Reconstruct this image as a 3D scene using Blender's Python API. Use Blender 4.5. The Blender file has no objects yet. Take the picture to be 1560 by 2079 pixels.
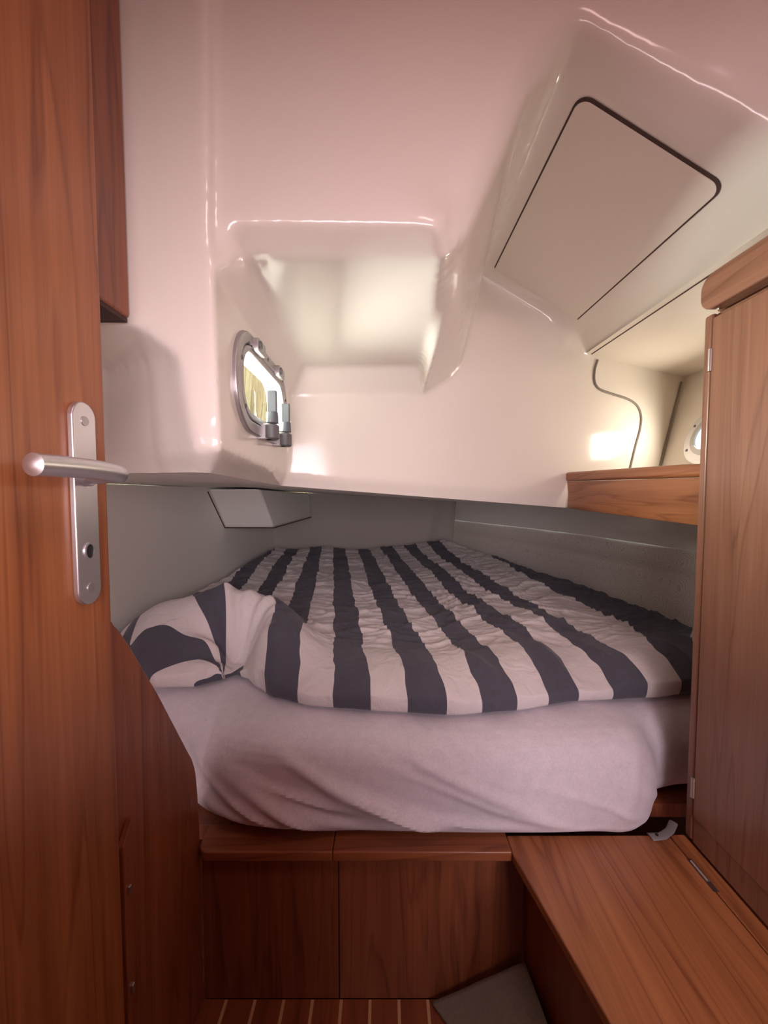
import bpy, bmesh, math, random
from mathutils import Vector, noise, Matrix
from mathutils.geometry import tessellate_polygon

random.seed(3)
scn = bpy.context.scene
COL = scn.collection

# ------------------------------------------------------------------ camera
F = 800.0
TH = math.atan(39.5 / F)
CAM = Vector((0.0, 0.0, 1.06))
cd = bpy.data.cameras.new('camera')
cd.sensor_fit = 'AUTO'
cd.sensor_width = 36.0
cd.lens = F / 2079.0 * 36.0
cd.clip_start = 0.01
cam = bpy.data.objects.new('camera', cd)
cam.location = CAM
cam.rotation_euler = (math.pi / 2 - TH, 0, 0)
COL.objects.link(cam)
scn.camera = cam

# ------------------------------------------------------------------ world, lights, exposure
w = bpy.data.worlds.new('sky')
scn.world = w
w.use_nodes = True
nt = w.node_tree
bg = nt.nodes['Background']
bg.inputs['Color'].default_value = (0.93, 0.97, 1.0, 1)
bg.inputs['Strength'].default_value = 1.6
scn.view_settings.view_transform = 'Standard'
scn.view_settings.look = 'None'
scn.view_settings.exposure = 0.10
scn.view_settings.gamma = 1.0
scn.view_settings.use_curve_mapping = False
scn.cycles.use_denoising = True


def area(name, loc, target, sx, sy, power, col):
    l = bpy.data.lights.new(name, 'AREA')
    l.shape = 'RECTANGLE'
    l.size, l.size_y = sx, sy
    l.energy = power
    l.color = col
    o = bpy.data.objects.new(name, l)
    o.location = loc
    o.rotation_euler = (Vector(target) - Vector(loc)).to_track_quat('-Z', 'Y').to_euler()
    COL.objects.link(o)
    return o


# daylight: saloon behind the doorway, overhead deck hatch, round hull port, sunlit cockpit outside the portlight
area('saloon_daylight', (0.30, -1.15, 1.12), (0.1, 1.0, 0.98), 1.7, 0.85, 58, (1.0, 0.815, 0.865))
area('deck_hatch_daylight', (0.40, -0.10, 1.985), (0.42, 0.05, 0.0), 0.4, 0.3, 3.4, (1.0, 0.64, 0.66))
area('hull_port_daylight', (1.105, 1.375, 1.262), (0.5, 1.40, 1.262), 0.11, 0.11, 1.4, (1.0, 0.86, 0.70))
area('cockpit_daylight', (-0.53, 1.03, 1.265), (-0.15, 1.02, 1.33), 0.26, 0.25, 40, (1.0, 0.98, 0.90))
scn.cycles.diffuse_bounces = 7
scn.cycles.max_bounces = 14


# ------------------------------------------------------------------ projection helpers
def ray(px, py):
    u = (px - 780.0) / F
    v = -(py - 1039.5) / F
    return Vector((u, math.cos(TH) + v * math.sin(TH), -math.sin(TH) + v * math.cos(TH)))


def W(px, py, D):
    d = ray(px, py)
    return CAM + d * (D / d.y)


def R(px, py, p, n):
    d = ray(px, py)
    p, n = Vector(p), Vector(n)
    return CAM + d * ((p - CAM).dot(n) / d.dot(n))


# ------------------------------------------------------------------ object helpers
def put(o, parent=None, kind=None, label=None, cat=None, group=None):
    COL.objects.link(o)
    if parent:
        o.parent = parent
    if kind:
        o['kind'] = kind
    if label:
        o['label'] = label
    if cat:
        o['category'] = cat
    if group:
        o['group'] = group
    return o


def empty(name, loc=(0, 0, 0), **k):
    o = bpy.data.objects.new(name, None)
    o.empty_display_size = 0.05
    o.location = loc
    return put(o, **k)


def child_fix(o):
    """keep world placement below a moved parent"""
    if o.parent:
        off = Vector((0, 0, 0))
        p = o.parent
        while p:
            off += p.location
            p = p.parent
        o.location = -off if o.location.length == 0 else o.location - off


def mesh(name, bm, mat, smooth=True, bevel=0, seg=3, angle=30, **k):
    bm.normal_update()
    me = bpy.data.meshes.new(name)
    bm.to_mesh(me)
    bm.free()
    if mat:
        me.materials.append(mat)
    for p in me.polygons:
        p.use_smooth = smooth
    o = bpy.data.objects.new(name, me)
    put(o, **k)
    child_fix(o)
    if bevel:
        m = o.modifiers.new('bevel', 'BEVEL')
        m.width = bevel
        m.segments = seg
        m.limit_method = 'ANGLE'
        m.angle_limit = math.radians(angle)
        m.harden_normals = True
    elif smooth:
        me.set_sharp_from_angle(angle=math.radians(40))
    return o


def box_bm(x0, x1, y0, y1, z0, z1, bm=None):
    bm = bm or bmesh.new()
    v = [bm.verts.new((x, y, z)) for x in (x0, x1) for y in (y0, y1) for z in (z0, z1)]
    for f in ((0, 1, 3, 2), (4, 6, 7, 5), (0, 4, 5, 1), (2, 3, 7, 6), (0, 2, 6, 4), (1, 5, 7, 3)):
        bm.faces.new([v[i] for i in f])
    bmesh.ops.recalc_face_normals(bm, faces=bm.faces)
    return bm


def prism_bm(pts, vec, bm=None):
    """closed prism from a loop of 3D points extruded along vec"""
    bm = bm or bmesh.new()
    vec = Vector(vec)
    a = [bm.verts.new(p) for p in pts]
    b = [bm.verts.new(Vector(p) + vec) for p in pts]
    n = len(pts)
    bm.faces.new(a)
    bm.faces.new(b[::-1])
    for i in range(n):
        bm.faces.new((a[i], b[i], b[(i + 1) % n], a[(i + 1) % n]))
    bmesh.ops.recalc_face_normals(bm, faces=bm.faces)
    return bm


def ring_bm(outer, inner, vec, bm=None):
    """prism with a hole, outer and inner loops of equal length"""
    bm = bm or bmesh.new()
    vec = Vector(vec)
    n = len(outer)
    L = []
    for lp, off in ((outer, 0), (inner, 0), (outer, 1), (inner, 1)):
        L.append([bm.verts.new(Vector(p) + vec * off) for p in lp])
    o0, i0, o1, i1 = L
    for i in range(n):
        j = (i + 1) % n
        bm.faces.new((o0[i], i0[i], i0[j], o0[j]))
        bm.faces.new((o1[i], o1[j], i1[j], i1[i]))
        bm.faces.new((o0[i], o0[j], o1[j], o1[i]))
        bm.faces.new((i0[i], i1[i], i1[j], i0[j]))
    bmesh.ops.recalc_face_normals(bm, faces=bm.faces)
    return bm


def tube_bm(path, rad, n=10, bm=None, closed=False, flat=1.0):
    bm = bm or bmesh.new()
    path = [Vector(p) for p in path]
    m = len(path)
    rings = []
    ref = None
    for i, p in enumerate(path):
        a = path[max(i - 1, 0)]
        b = path[min(i + 1, m - 1)]
        t = (b - a).normalized()
        if ref is None:
            ref = Vector((0, 0, 1)) if abs(t.z) < 0.9 else Vector((1, 0, 0))
        s = t.cross(ref).normalized()
        u = s.cross(t).normalized()
        ref = u
        r = rad[i] if isinstance(rad, (list, tuple)) else rad
        rings.append([bm.verts.new(p + (s * math.cos(2 * math.pi * k / n) * flat + u * math.sin(2 * math.pi * k / n)) * r) for k in range(n)])
    for i in range(m - 1):
        for k in range(n):
            bm.faces.new((rings[i][k], rings[i][(k + 1) % n], rings[i + 1][(k + 1) % n], rings[i + 1][k]))
    bm.faces.new(rings[0][::-1])
    bm.faces.new(rings[-1])
    bmesh.ops.recalc_face_normals(bm, faces=bm.faces)
    return bm


def disc_bm(c, axis, r, h, n=16, bm=None):
    """short cylinder centred at c growing along axis by h"""
    axis = Vector(axis).normalized()
    s = axis.orthogonal().normalized()
    u = axis.cross(s)
    pts = [Vector(c) + (s * math.cos(2 * math.pi * k / n) + u * math.sin(2 * math.pi * k / n)) * r for k in range(n)]
    return prism_bm(pts, axis * h, bm)


def rrect(cx, cy, w, h, r, n=8):
    """rounded rectangle loop in 2D"""
    pts = []
    for sx, sy, a0 in ((1, 1, 0), (-1, 1, 90), (-1, -1, 180), (1, -1, 270)):
        for k in range(n + 1):
            a = math.radians(a0 + 90 * k / n)
            pts.append((cx + sx * (w / 2 - r) + r * math.cos(a), cy + sy * (h / 2 - r) + r * math.sin(a)))
    return pts


def spline(pts, n=8):
    """Catmull-Rom through points"""
    P = [Vector(p) for p in pts]
    P = [P[0] * 2 - P[1]] + P + [P[-1] * 2 - P[-2]]
    out = []
    for i in range(1, len(P) - 2):
        for k in range(n):
            t = k / n
            a, b, c, d = P[i - 1], P[i], P[i + 1], P[i + 2]
            out.append(0.5 * ((2 * b) + (c - a) * t + (2 * a - 5 * b + 4 * c - d) * t * t + (3 * b - a - 3 * c + d) * t ** 3))
    out.append(P[-2])
    return out


def interp(x, T):
    if x <= T[0][0]:
        return T[0][1]
    for (a, b), (c, d) in zip(T, T[1:]):
        if x <= c:
            t = (x - a) / (c - a)
            t = t * t * (3 - 2 * t) * 0.5 + t * 0.5
            return b + (d - b) * t
    return T[-1][1]


def sstep(a, b, x):
    t = min(max((x - a) / (b - a), 0), 1)
    return t * t * (3 - 2 * t)


# ------------------------------------------------------------------ materials
def new_mat(name):
    m = bpy.data.materials.new(name)
    m.use_nodes = True
    n = m.node_tree.nodes
    return m, m.node_tree, n['Principled BSDF']


def plain(name, col, rough=0.5, metal=0.0, coat=0.0, bump=0.0, bscale=200.0, spec=0.5, var=0.0):
    m, t, b = new_mat(name)
    b.inputs['Base Color'].default_value = (*col, 1)
    b.inputs['Roughness'].default_value = rough
    b.inputs['Metallic'].default_value = metal
    b.inputs['Coat Weight'].default_value = coat
    b.inputs['Coat Roughness'].default_value = 0.08
    b.inputs['Specular IOR Level'].default_value = spec
    tc = t.nodes.new('ShaderNodeTexCoord')
    nz = t.nodes.new('ShaderNodeTexNoise')
    nz.inputs['Scale'].default_value = bscale
    nz.inputs['Detail'].default_value = 4
    t.links.new(tc.outputs['Object'], nz.inputs['Vector'])
    if bump:
        bp = t.nodes.new('ShaderNodeBump')
        bp.inputs['Strength'].default_value = bump
        bp.inputs['Distance'].default_value = 0.002
        t.links.new(nz.outputs['Fac'], bp.inputs['Height'])
        t.links.new(bp.outputs['Normal'], b.inputs['Normal'])
    if var:
        n2 = t.nodes.new('ShaderNodeTexNoise')
        n2.inputs['Scale'].default_value = bscale * 0.2
        n2.inputs['Detail'].default_value = 5
        t.links.new(tc.outputs['Object'], n2.inputs['Vector'])
        mx = t.nodes.new('ShaderNodeMix')
        mx.data_type = 'RGBA'
        mx.inputs['A'].default_value = (*[c * (1 - var) for c in col], 1)
        mx.inputs['B'].default_value = (*[min(c * (1 + var), 1) for c in col], 1)
        t.links.new(n2.outputs['Fac'], mx.inputs['Factor'])
        t.links.new(mx.outputs['Result'], b.inputs['Base Color'])
    return m


def wood(name, axis, light, dark, rough=0.36, coat=0.12, scale=1.0, seed=0.0, cath=1.0):
    m, t, b = new_mat(name)
    N, Lk = t.nodes, t.links
    tc = N.new('ShaderNodeTexCoord')

    def mapped(across, along, off):
        mp = N.new('ShaderNodeMapping')
        s = [across * scale] * 3
        s[axis] = along * scale
        mp.inputs['Scale'].default_value = s
        mp.inputs['Location'].default_value = (off + seed, off * 1.7 + seed, off * 0.6 + seed)
        Lk.new(tc.outputs['Object'], mp.inputs['Vector'])
        return mp

    def nz(mp, sc, det, dist=0.0):
        n = N.new('ShaderNodeTexNoise')
        n.inputs['Scale'].default_value = sc
        n.inputs['Detail'].default_value = det
        n.inputs['Distortion'].default_value = dist
        Lk.new(mp.outputs['Vector'], n.inputs['Vector'])
        return n

    big = nz(mapped(9, 0.55, 1.3), 1.0, 3, 0.6)       # wide flame figure
    mid = nz(mapped(38, 0.9, 4.1), 1.0, 4, 0.3)       # growth lines
    fine = nz(mapped(260, 5.0, 7.7), 1.0, 3)          # pores
    # growth rings: repeated bands of the wide figure
    mul = N.new('ShaderNodeMath'); mul.operation = 'MULTIPLY'; mul.inputs[1].default_value = 9.0 * cath
    Lk.new(big.outputs['Fac'], mul.inputs[0])
    fr = N.new('ShaderNodeMath'); fr.operation = 'FRACT'
    Lk.new(mul.outputs[0], fr.inputs[0])
    ring = N.new('ShaderNodeValToRGB')
    e = ring.color_ramp.elements
    e[0].position, e[0].color = 0.0, (0.25, 0.25, 0.25, 1)
    e[1].position, e[1].color = 1.0, (0.15, 0.15, 0.15, 1)
    x = ring.color_ramp.elements.new(0.12); x.color = (0.75, 0.75, 0.75, 1)
    x = ring.color_ramp.elements.new(0.8); x.color = (0.6, 0.6, 0.6, 1)
    Lk.new(fr.outputs[0], ring.inputs['Fac'])
    a1 = N.new('ShaderNodeMath'); a1.operation = 'MULTIPLY_ADD'; a1.inputs[1].default_value = 0.42; 
    Lk.new(ring.outputs['Color'], a1.inputs[0])
    m2 = N.new('ShaderNodeMath'); m2.operation = 'MULTIPLY'; m2.inputs[1].default_value = 0.62
    Lk.new(mid.outputs['Fac'], m2.inputs[0])
    Lk.new(m2.outputs[0], a1.inputs[2])
    a2 = N.new('ShaderNodeMath'); a2.operation = 'MULTIPLY_ADD'; a2.inputs[1].default_value = 0.36
    Lk.new(fine.outputs['Fac'], a2.inputs[0]); Lk.new(a1.outputs[0], a2.inputs[2])
    rp = N.new('ShaderNodeValToRGB')
    e = rp.color_ramp.elements
    e[0].position, e[0].color = 0.42, (*dark, 1)
    e[1].position, e[1].color = 0.98, (*light, 1)
    Lk.new(a2.outputs[0], rp.inputs['Fac'])
    Lk.new(rp.outputs['Color'], b.inputs['Base Color'])
    b.inputs['Roughness'].default_value = rough
    b.inputs['Coat Weight'].default_value = coat
    b.inputs['Coat Roughness'].default_value = 0.18
    bp = N.new('ShaderNodeBump'); bp.inputs['Strength'].default_value = 0.12; bp.inputs['Distance'].default_value = 0.001
    Lk.new(fine.outputs['Fac'], bp.inputs['Height']); Lk.new(bp.outputs['Normal'], b.inputs['Normal'])
    return m


TL, TD = (0.40, 0.145, 0.050), (0.17, 0.045, 0.014)
M_door = wood('teak_door', 2, (0.42, 0.155, 0.054), (0.18, 0.050, 0.016), seed=0.3)
M_vert = wood('teak_vertical', 2, (0.33, 0.105, 0.042), (0.13, 0.034, 0.014), seed=2.1)
M_cab = wood('teak_cabinet', 2, (0.31, 0.148, 0.088), (0.15, 0.062, 0.034), seed=5.2, rough=0.3)
M_cab_y = wood('teak_cornice', 1, (0.31, 0.148, 0.088), (0.15, 0.062, 0.034), seed=1.4, rough=0.3)
M_y = wood('teak_lengthwise', 1, (0.42, 0.165, 0.060), (0.17, 0.048, 0.016), seed=3.7)
M_x = wood('teak_crosswise', 0, (0.34, 0.115, 0.045), (0.14, 0.040, 0.015), seed=6.4)
M_front_shade = wood('teak_front_shaded', 2, (0.30, 0.095, 0.040), (0.12, 0.032, 0.014), seed=8.8)  # darker copy of the upright teak, shade of the berth front in its colour
M_plank = wood('teak_sole', 1, (0.30, 0.085, 0.030), (0.15, 0.040, 0.014), seed=9.1)
M_holly = plain('holly_inlay', (0.62, 0.36, 0.19), 0.45, var=0.1)
M_grp = plain('cream_gelcoat', (0.78, 0.745, 0.675), 0.15, coat=0.3, spec=0.5)
M_hatch = plain('cream_panel_matt', (0.76, 0.71, 0.63), 0.5, bump=0.08, bscale=500)
M_vinyl = plain('pale_vinyl', (0.88, 0.90, 0.85), 0.65, bump=0.15, bscale=350, spec=0.25)
M_vinyl_shade = plain('shaded_vinyl', (0.42, 0.395, 0.36), 0.55, bump=0.15, bscale=350)  # vinyl darkened to paint in the lack of light at the back wall
M_seam_shadow = plain('dark_seam_and_shadow', (0.055, 0.028, 0.022), 0.7)
M_gasket = plain('grey_rubber', (0.22, 0.20, 0.17), 0.6)
M_alu = plain('satin_aluminium', (0.66, 0.65, 0.67), 0.34, metal=0.9, bump=0.05, bscale=900)
M_port = plain('anodised_port', (0.42, 0.41, 0.41), 0.38, metal=0.75)
M_dogp = plain('grey_plastic', (0.10, 0.10, 0.105), 0.45)
M_lever = plain('dog_lever_plastic', (0.09, 0.105, 0.125), 0.4)
M_brass = plain('nickel_hinge', (0.48, 0.43, 0.40), 0.35, metal=0.85)
M_black = plain('black_hole', (0.012, 0.010, 0.010), 0.6)
M_mat = plain('grey_carpet', (0.24, 0.205, 0.16), 0.95, bump=0.6, bscale=900, var=0.25, spec=0.1)
M_strap = plain('grey_bracket_metal', (0.30, 0.28, 0.29), 0.5, metal=0.4)
M_cloth = plain('black_cloth', (0.015, 0.014, 0.018), 0.95)
M_reed = plain('dry_reeds', (0.80, 0.66, 0.38), 0.9, var=0.3, bscale=20)
M_ext = plain('deck_gelcoat', (0.80, 0.78, 0.73), 0.5)


def sheet_mat():
    m, t, b = new_mat('lavender_sheet')
    N, Lk = t.nodes, t.links
    tc = N.new('ShaderNodeTexCoord')
    n1 = N.new('ShaderNodeTexNoise'); n1.inputs['Scale'].default_value = 260; n1.inputs['Detail'].default_value = 6
    n2 = N.new('ShaderNodeTexNoise'); n2.inputs['Scale'].default_value = 45; n2.inputs['Detail'].default_value = 4
    for n in (n1, n2):
        Lk.new(tc.outputs['Object'], n.inputs['Vector'])
    ad = N.new('ShaderNodeMath'); ad.operation = 'MULTIPLY_ADD'; ad.inputs[1].default_value = 0.6
    Lk.new(n1.outputs['Fac'], ad.inputs[0])
    m2 = N.new('ShaderNodeMath'); m2.operation = 'MULTIPLY'; m2.inputs[1].default_value = 0.4
    Lk.new(n2.outputs['Fac'], m2.inputs[0]); Lk.new(m2.outputs[0], ad.inputs[2])
    rp = N.new('ShaderNodeValToRGB')
    e = rp.color_ramp.elements
    e[0].position, e[0].color = 0.34, (0.62, 0.595, 0.665, 1)
    e[1].position, e[1].color = 0.64, (0.73, 0.70, 0.765, 1)
    Lk.new(ad.outputs[0], rp.inputs['Fac']); Lk.new(rp.outputs['Color'], b.inputs['Base Color'])
    b.inputs['Roughness'].default_value = 0.95
    b.inputs['Specular IOR Level'].default_value = 0.15
    b.inputs['Sheen Weight'].default_value = 0.25
    bp = N.new('ShaderNodeBump'); bp.inputs['Strength'].default_value = 0.22; bp.inputs['Distance'].default_value = 0.0015
    Lk.new(ad.outputs[0], bp.inputs['Height']); Lk.new(bp.outputs['Normal'], b.inputs['Normal'])
    return m


def duvet_mat():
    m, t, b = new_mat('striped_cotton')
    N, Lk = t.nodes, t.links
    uv = N.new('ShaderNodeUVMap'); uv.uv_map = 'cloth'
    sp = N.new('ShaderNodeSeparateXYZ'); Lk.new(uv.outputs['UV'], sp.inputs[0])
    fr = N.new('ShaderNodeMath'); fr.operation = 'FRACT'; Lk.new(sp.outputs['X'], fr.inputs[0])
    rp = N.new('ShaderNodeValToRGB'); rp.color_ramp.interpolation = 'CONSTANT'
    e = rp.color_ramp.elements
    e[0].position, e[0].color = 0.0, (0.080, 0.081, 0.108, 1)
    e[1].position, e[1].color = 0.5, (0.66, 0.625, 0.63, 1)
    Lk.new(fr.outputs[0], rp.inputs['Fac']); Lk.new(rp.outputs['Color'], b.inputs['Base Color'])
    b.inputs['Roughness'].default_value = 0.85
    b.inputs['Specular IOR Level'].default_value = 0.2
    b.inputs['Sheen Weight'].default_value = 0.15
    tc = N.new('ShaderNodeTexCoord')
    n1 = N.new('ShaderNodeTexNoise'); n1.inputs['Scale'].default_value = 26; n1.inputs['Detail'].default_value = 5
    n1.inputs['Distortion'].default_value = 0.8
    Lk.new(tc.outputs['Object'], n1.inputs['Vector'])
    bp = N.new('ShaderNodeBump'); bp.inputs['Strength'].default_value = 0.7; bp.inputs['Distance'].default_value = 0.009
    Lk.new(n1.outputs['Fac'], bp.inputs['Height']); Lk.new(bp.outputs['Normal'], b.inputs['Normal'])
    return m


def damask_mat():
    m, t, b = new_mat('damask_fabric')
    N, Lk = t.nodes, t.links
    uv = N.new('ShaderNodeUVMap'); uv.uv_map = 'cloth'
    nz = N.new('ShaderNodeTexNoise'); nz.inputs['Scale'].default_value = 22; nz.inputs['Detail'].default_value = 1
    Lk.new(uv.outputs['UV'], nz.inputs['Vector'])
    mix = N.new('ShaderNodeVectorMath'); mix.operation = 'MULTIPLY_ADD'
    mix.inputs[1].default_value = (0.035, 0.035, 0.0)
    Lk.new(nz.outputs['Color'], mix.inputs[0]); Lk.new(uv.outputs['UV'], mix.inputs[2])
    vo = N.new('ShaderNodeTexVoronoi'); vo.inputs['Scale'].default_value = 11; vo.inputs['Randomness'].default_value = 0.25
    Lk.new(mix.outputs[0], vo.inputs['Vector'])
    s = N.new('ShaderNodeMath'); s.operation = 'MULTIPLY'; s.inputs[1].default_value = 34
    Lk.new(vo.outputs['Distance'], s.inputs[0])
    si = N.new('ShaderNodeMath'); si.operation = 'SINE'; Lk.new(s.outputs[0], si.inputs[0])
    n2 = N.new('ShaderNodeTexNoise'); n2.inputs['Scale'].default_value = 70; n2.inputs['Detail'].default_value = 3
    Lk.new(uv.outputs['UV'], n2.inputs['Vector'])
    ad = N.new('ShaderNodeMath'); ad.operation = 'MULTIPLY_ADD'; ad.inputs[1].default_value = 3.4; 
    Lk.new(n2.outputs['Fac'], ad.inputs[0]); Lk.new(si.outputs[0], ad.inputs[2])
    rp = N.new('ShaderNodeValToRGB')
    e = rp.color_ramp.elements
    e[0].position, e[0].color = 0.0, (0.82, 0.80, 0.74, 1)
    e[1].position, e[1].color = 1.0, (0.82, 0.80, 0.74, 1)
    for pos, c in ((0.42, (0.82, 0.80, 0.74, 1)), (0.49, (0.60, 0.575, 0.53, 1)), (0.58, (0.63, 0.605, 0.56, 1)), (0.66, (0.82, 0.80, 0.74, 1))):
        x = rp.color_ramp.elements.new(pos); x.color = c
    mp = N.new('ShaderNodeMath'); mp.operation = 'MULTIPLY'; mp.inputs[1].default_value = 0.3
    Lk.new(ad.outputs[0], mp.inputs[0]); Lk.new(mp.outputs[0], rp.inputs['Fac'])
    Lk.new(rp.outputs['Color'], b.inputs['Base Color'])
    b.inputs['Roughness'].default_value = 0.9
    b.inputs['Specular IOR Level'].default_value = 0.15
    return m


def glass_mat():
    m = bpy.data.materials.new('port_glass')
    m.use_nodes = True
    t = m.node_tree
    t.nodes.clear()
    o = t.nodes.new('ShaderNodeOutputMaterial')
    tr = t.nodes.new('ShaderNodeBsdfTransparent'); tr.inputs[0].default_value = (0.95, 0.97, 0.96, 1)
    gl = t.nodes.new('ShaderNodeBsdfGlossy'); gl.inputs['Roughness'].default_value = 0.02
    fz = t.nodes.new('ShaderNodeFresnel'); fz.inputs[0].default_value = 1.45
    mx = t.nodes.new('ShaderNodeMixShader')
    ge = t.nodes.new('ShaderNodeNewGeometry')
    iv = t.nodes.new('ShaderNodeMath'); iv.operation = 'SUBTRACT'; iv.inputs[0].default_value = 1.0
    t.links.new(ge.outputs['Backfacing'], iv.inputs[1])
    fm = t.nodes.new('ShaderNodeMath'); fm.operation = 'MULTIPLY'
    t.links.new(fz.outputs[0], fm.inputs[0]); t.links.new(iv.outputs[0], fm.inputs[1])
    t.links.new(fm.outputs[0], mx.inputs[0]); t.links.new(tr.outputs[0], mx.inputs[1]); t.links.new(gl.outputs[0], mx.inputs[2])
    t.links.new(mx.outputs[0], o.inputs[0])
    return m


M_sheet, M_duvet, M_damask, M_glass = sheet_mat(), duvet_mat(), damask_mat(), glass_mat()

# ================================================================== STRUCTURE
# ---- moulded headliner (one gelcoat moulding: walls and roof of the upper cabin)
CP, CN = (-0.268, 1.09, 0), Vector((-0.357, 1, 0)).normalized()        # oblique end wall
GP, GN = (0.0, 0, 2.004), Vector((0.6, 0, 1)).normalized()             # sloping side roof
AY, PY = 0.60, 0.615
def Cc(px, py): return R(px, py, CP, CN)
def Gg(px, py): return R(px, py, GP, GN)
XG = 0.744
V = {}
V['A_tl'] = Vector((-0.88, AY, 2.0))
V['A_tr'] = Vector((W(430, 0, AY).x, AY, 2.0))
V['A_1'] = W(424, 482, AY)
V['k0'] = W(431, 548, AY)
V['A_3'] = W(447, 914, AY)
V['n3'] = W(398, 914, AY)
V['n2'] = W(364, 722, AY)
V['n1'] = W(286, 662, AY)
V['n0'] = Vector((-0.88, AY, V['n1'].z + 0.1))
V['m1'] = W(216, 752, 0.77)
V['m0'] = Vector((-0.88, 0.96, V['m1'].z))
V['m3'] = W(216, 914, 0.77)
V['m4'] = Vector((-0.88, 0.96, V['m3'].z))
V['LA0'] = Vector((-0.88, 0.98, 1.09))
V['LA1'] = W(216, 961, 0.79)
V['LA2'] = W(392, 959, 0.645)
V['LB0'] = W(425, 960, 0.645)
V['P_tl'] = Vector((W(438, 0, PY).x, PY, 2.0))
V['P_bl'] = W(434, 494, PY)
V['o0'] = W(467, 449, PY)
V['o1'] = W(888, 454, PY)
V['o2'] = W(932, 408, 0.65)
V['o3'] = W(1083, 68, 0.668)
V['o4'] = W(1182, 28, 0.672)
V['o5'] = W(1440, 172, 0.672)
V['o6'] = W(1640, 300, 0.655)
V['c0'] = Vector((W(1345, 0, 0.66).x, 0.66, 2.0))
V['P_tr'] = Vector((1.0, 0.52, 2.0))
V['P_mr'] = Vector((1.0, 0.58, V['o6'].z))
V['i0'] = W(501, 522, 0.66)
V['i1'] = W(903, 527, 0.66)
V['i2'] = W(948, 480, 0.67)
V['i3'] = W(1077, 182, 0.69)
V['g_nl'] = Gg(1138, 143)
V['g_nr'] = Gg(1480, 342)
V['g_rn'] = Vector((XG, 0.70, 2.004 - 0.6 * XG))
V['g_rb'] = Vector((XG + 0.3, 0.62, 2.004 - 0.6 * XG))
V['g_fl'] = Gg(974, 556)
V['g_fr'] = Gg(1166, 667)
V['h_r'] = Vector((XG, 1.09 + 0.357 * (XG + 0.268), 2.004 - 0.6 * XG))
V['e_fl'] = W(617, 745, 1.07)
V['e_fr'] = W(852, 742, 1.17)
V['f_r'] = Cc(858, 800)
V['b_ft'] = W(594, 800, 1.09)
V['b_fb'] = W(580, 963, 1.09)
V['w1'] = Cc(911, 767)
V['w2'] = Cc(935, 742)
V['q0'] = Cc(960, 640)
V['c_rt'] = Cc(1385, 772) + Vector((0.03, 0.0107, 0.02))
V['c_rm'] = Cc(1338, 945) + 0.03 * Vector((1, 0.357, 0))
V['c_rb'] = Cc(1330, 1000) + 0.03 * Vector((1, 0.357, 0))
V['c_br'] = Cc(1150, 1004)
V['LB1'] = W(570, 986, 1.10)
V['LC1'] = Cc(1150, 1031) + Vector((0, 0.012, 0))
V['LC2'] = V['c_rb'] + Vector((0, 0.012, -0.02))
V['u0'] = Vector((-0.88, 3.06, 1.075))
V['u1'] = Vector((1.25, 3.06, 1.0))
V['u2'] = Vector((1.25, 1.66, 1.0))

faces = [
    ('A_tl', 'A_tr', 'A_1', 'k0', 'A_3', 'n3', 'n2', 'n1', 'n0'),
    ('n0', 'n1', 'm1', 'm0'), ('n1', 'n2', 'm1'),
    ('m0', 'm1', 'm3', 'm4'), ('m1', 'n2', 'n3', 'm3'),
    ('m4', 'm3', 'LA1', 'LA0'), ('m3', 'n3', 'LA2', 'LA1'), ('n3', 'A_3', 'LB0', 'LA2'),
    ('A_tr', 'P_tl', 'P_bl', 'A_1'),
    ('P_tl', 'c0', 'o5', 'o4', 'o3', 'o2', 'o1', 'o0', 'P_bl'),
    ('c0', 'P_tr', 'P_mr', 'o6', 'o5'),
    ('P_bl', 'o0', 'i0', 'k0'), ('A_1', 'P_bl', 'k0'),
    ('o0', 'o1', 'i1', 'i0'), ('o1', 'o2', 'i2', 'i1'), ('o2', 'o3', 'i3', 'i2'),
    ('o3', 'o4', 'g_nl', 'i3'), ('o4', 'o5', 'g_nr', 'g_nl'), ('o5', 'o6', 'g_rn', 'g_nr'), ('o6', 'P_mr', 'g_rb', 'g_rn'),
    ('i0', 'i1', 'e_fr', 'e_fl'), ('k0', 'i0', 'e_fl', 'b_ft'),
    ('e_fl', 'e_fr', 'f_r', 'b_ft'),
    ('i1', 'i2', 'f_r', 'e_fr'), ('i2', 'w2', 'w1', 'f_r'), ('i2', 'i3', 'q0', 'w2'), ('i3', 'g_fl', 'q0'), ('i3', 'g_nl', 'g_fl'),
    ('g_nl', 'g_nr', 'g_rn', 'h_r', 'g_fr', 'g_fl'), ('g_fl', 'g_fr', 'h_r', 'q0'),
    ('b_ft', 'f_r', 'w1', 'w2', 'q0', 'h_r', 'c_rt', 'c_rm', 'c_rb', 'c_br', 'b_fb'),
    ('b_fb', 'c_br', 'LC1', 'LB1'), ('c_br', 'c_rb', 'LC2', 'LC1'), ('A_3', 'b_fb', 'LB1', 'LB0'),
]
under = ['LA0', 'LA1', 'LA2', 'LB0', 'LB1', 'LC1', 'LC2', 'u2', 'u1', 'u0']

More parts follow.
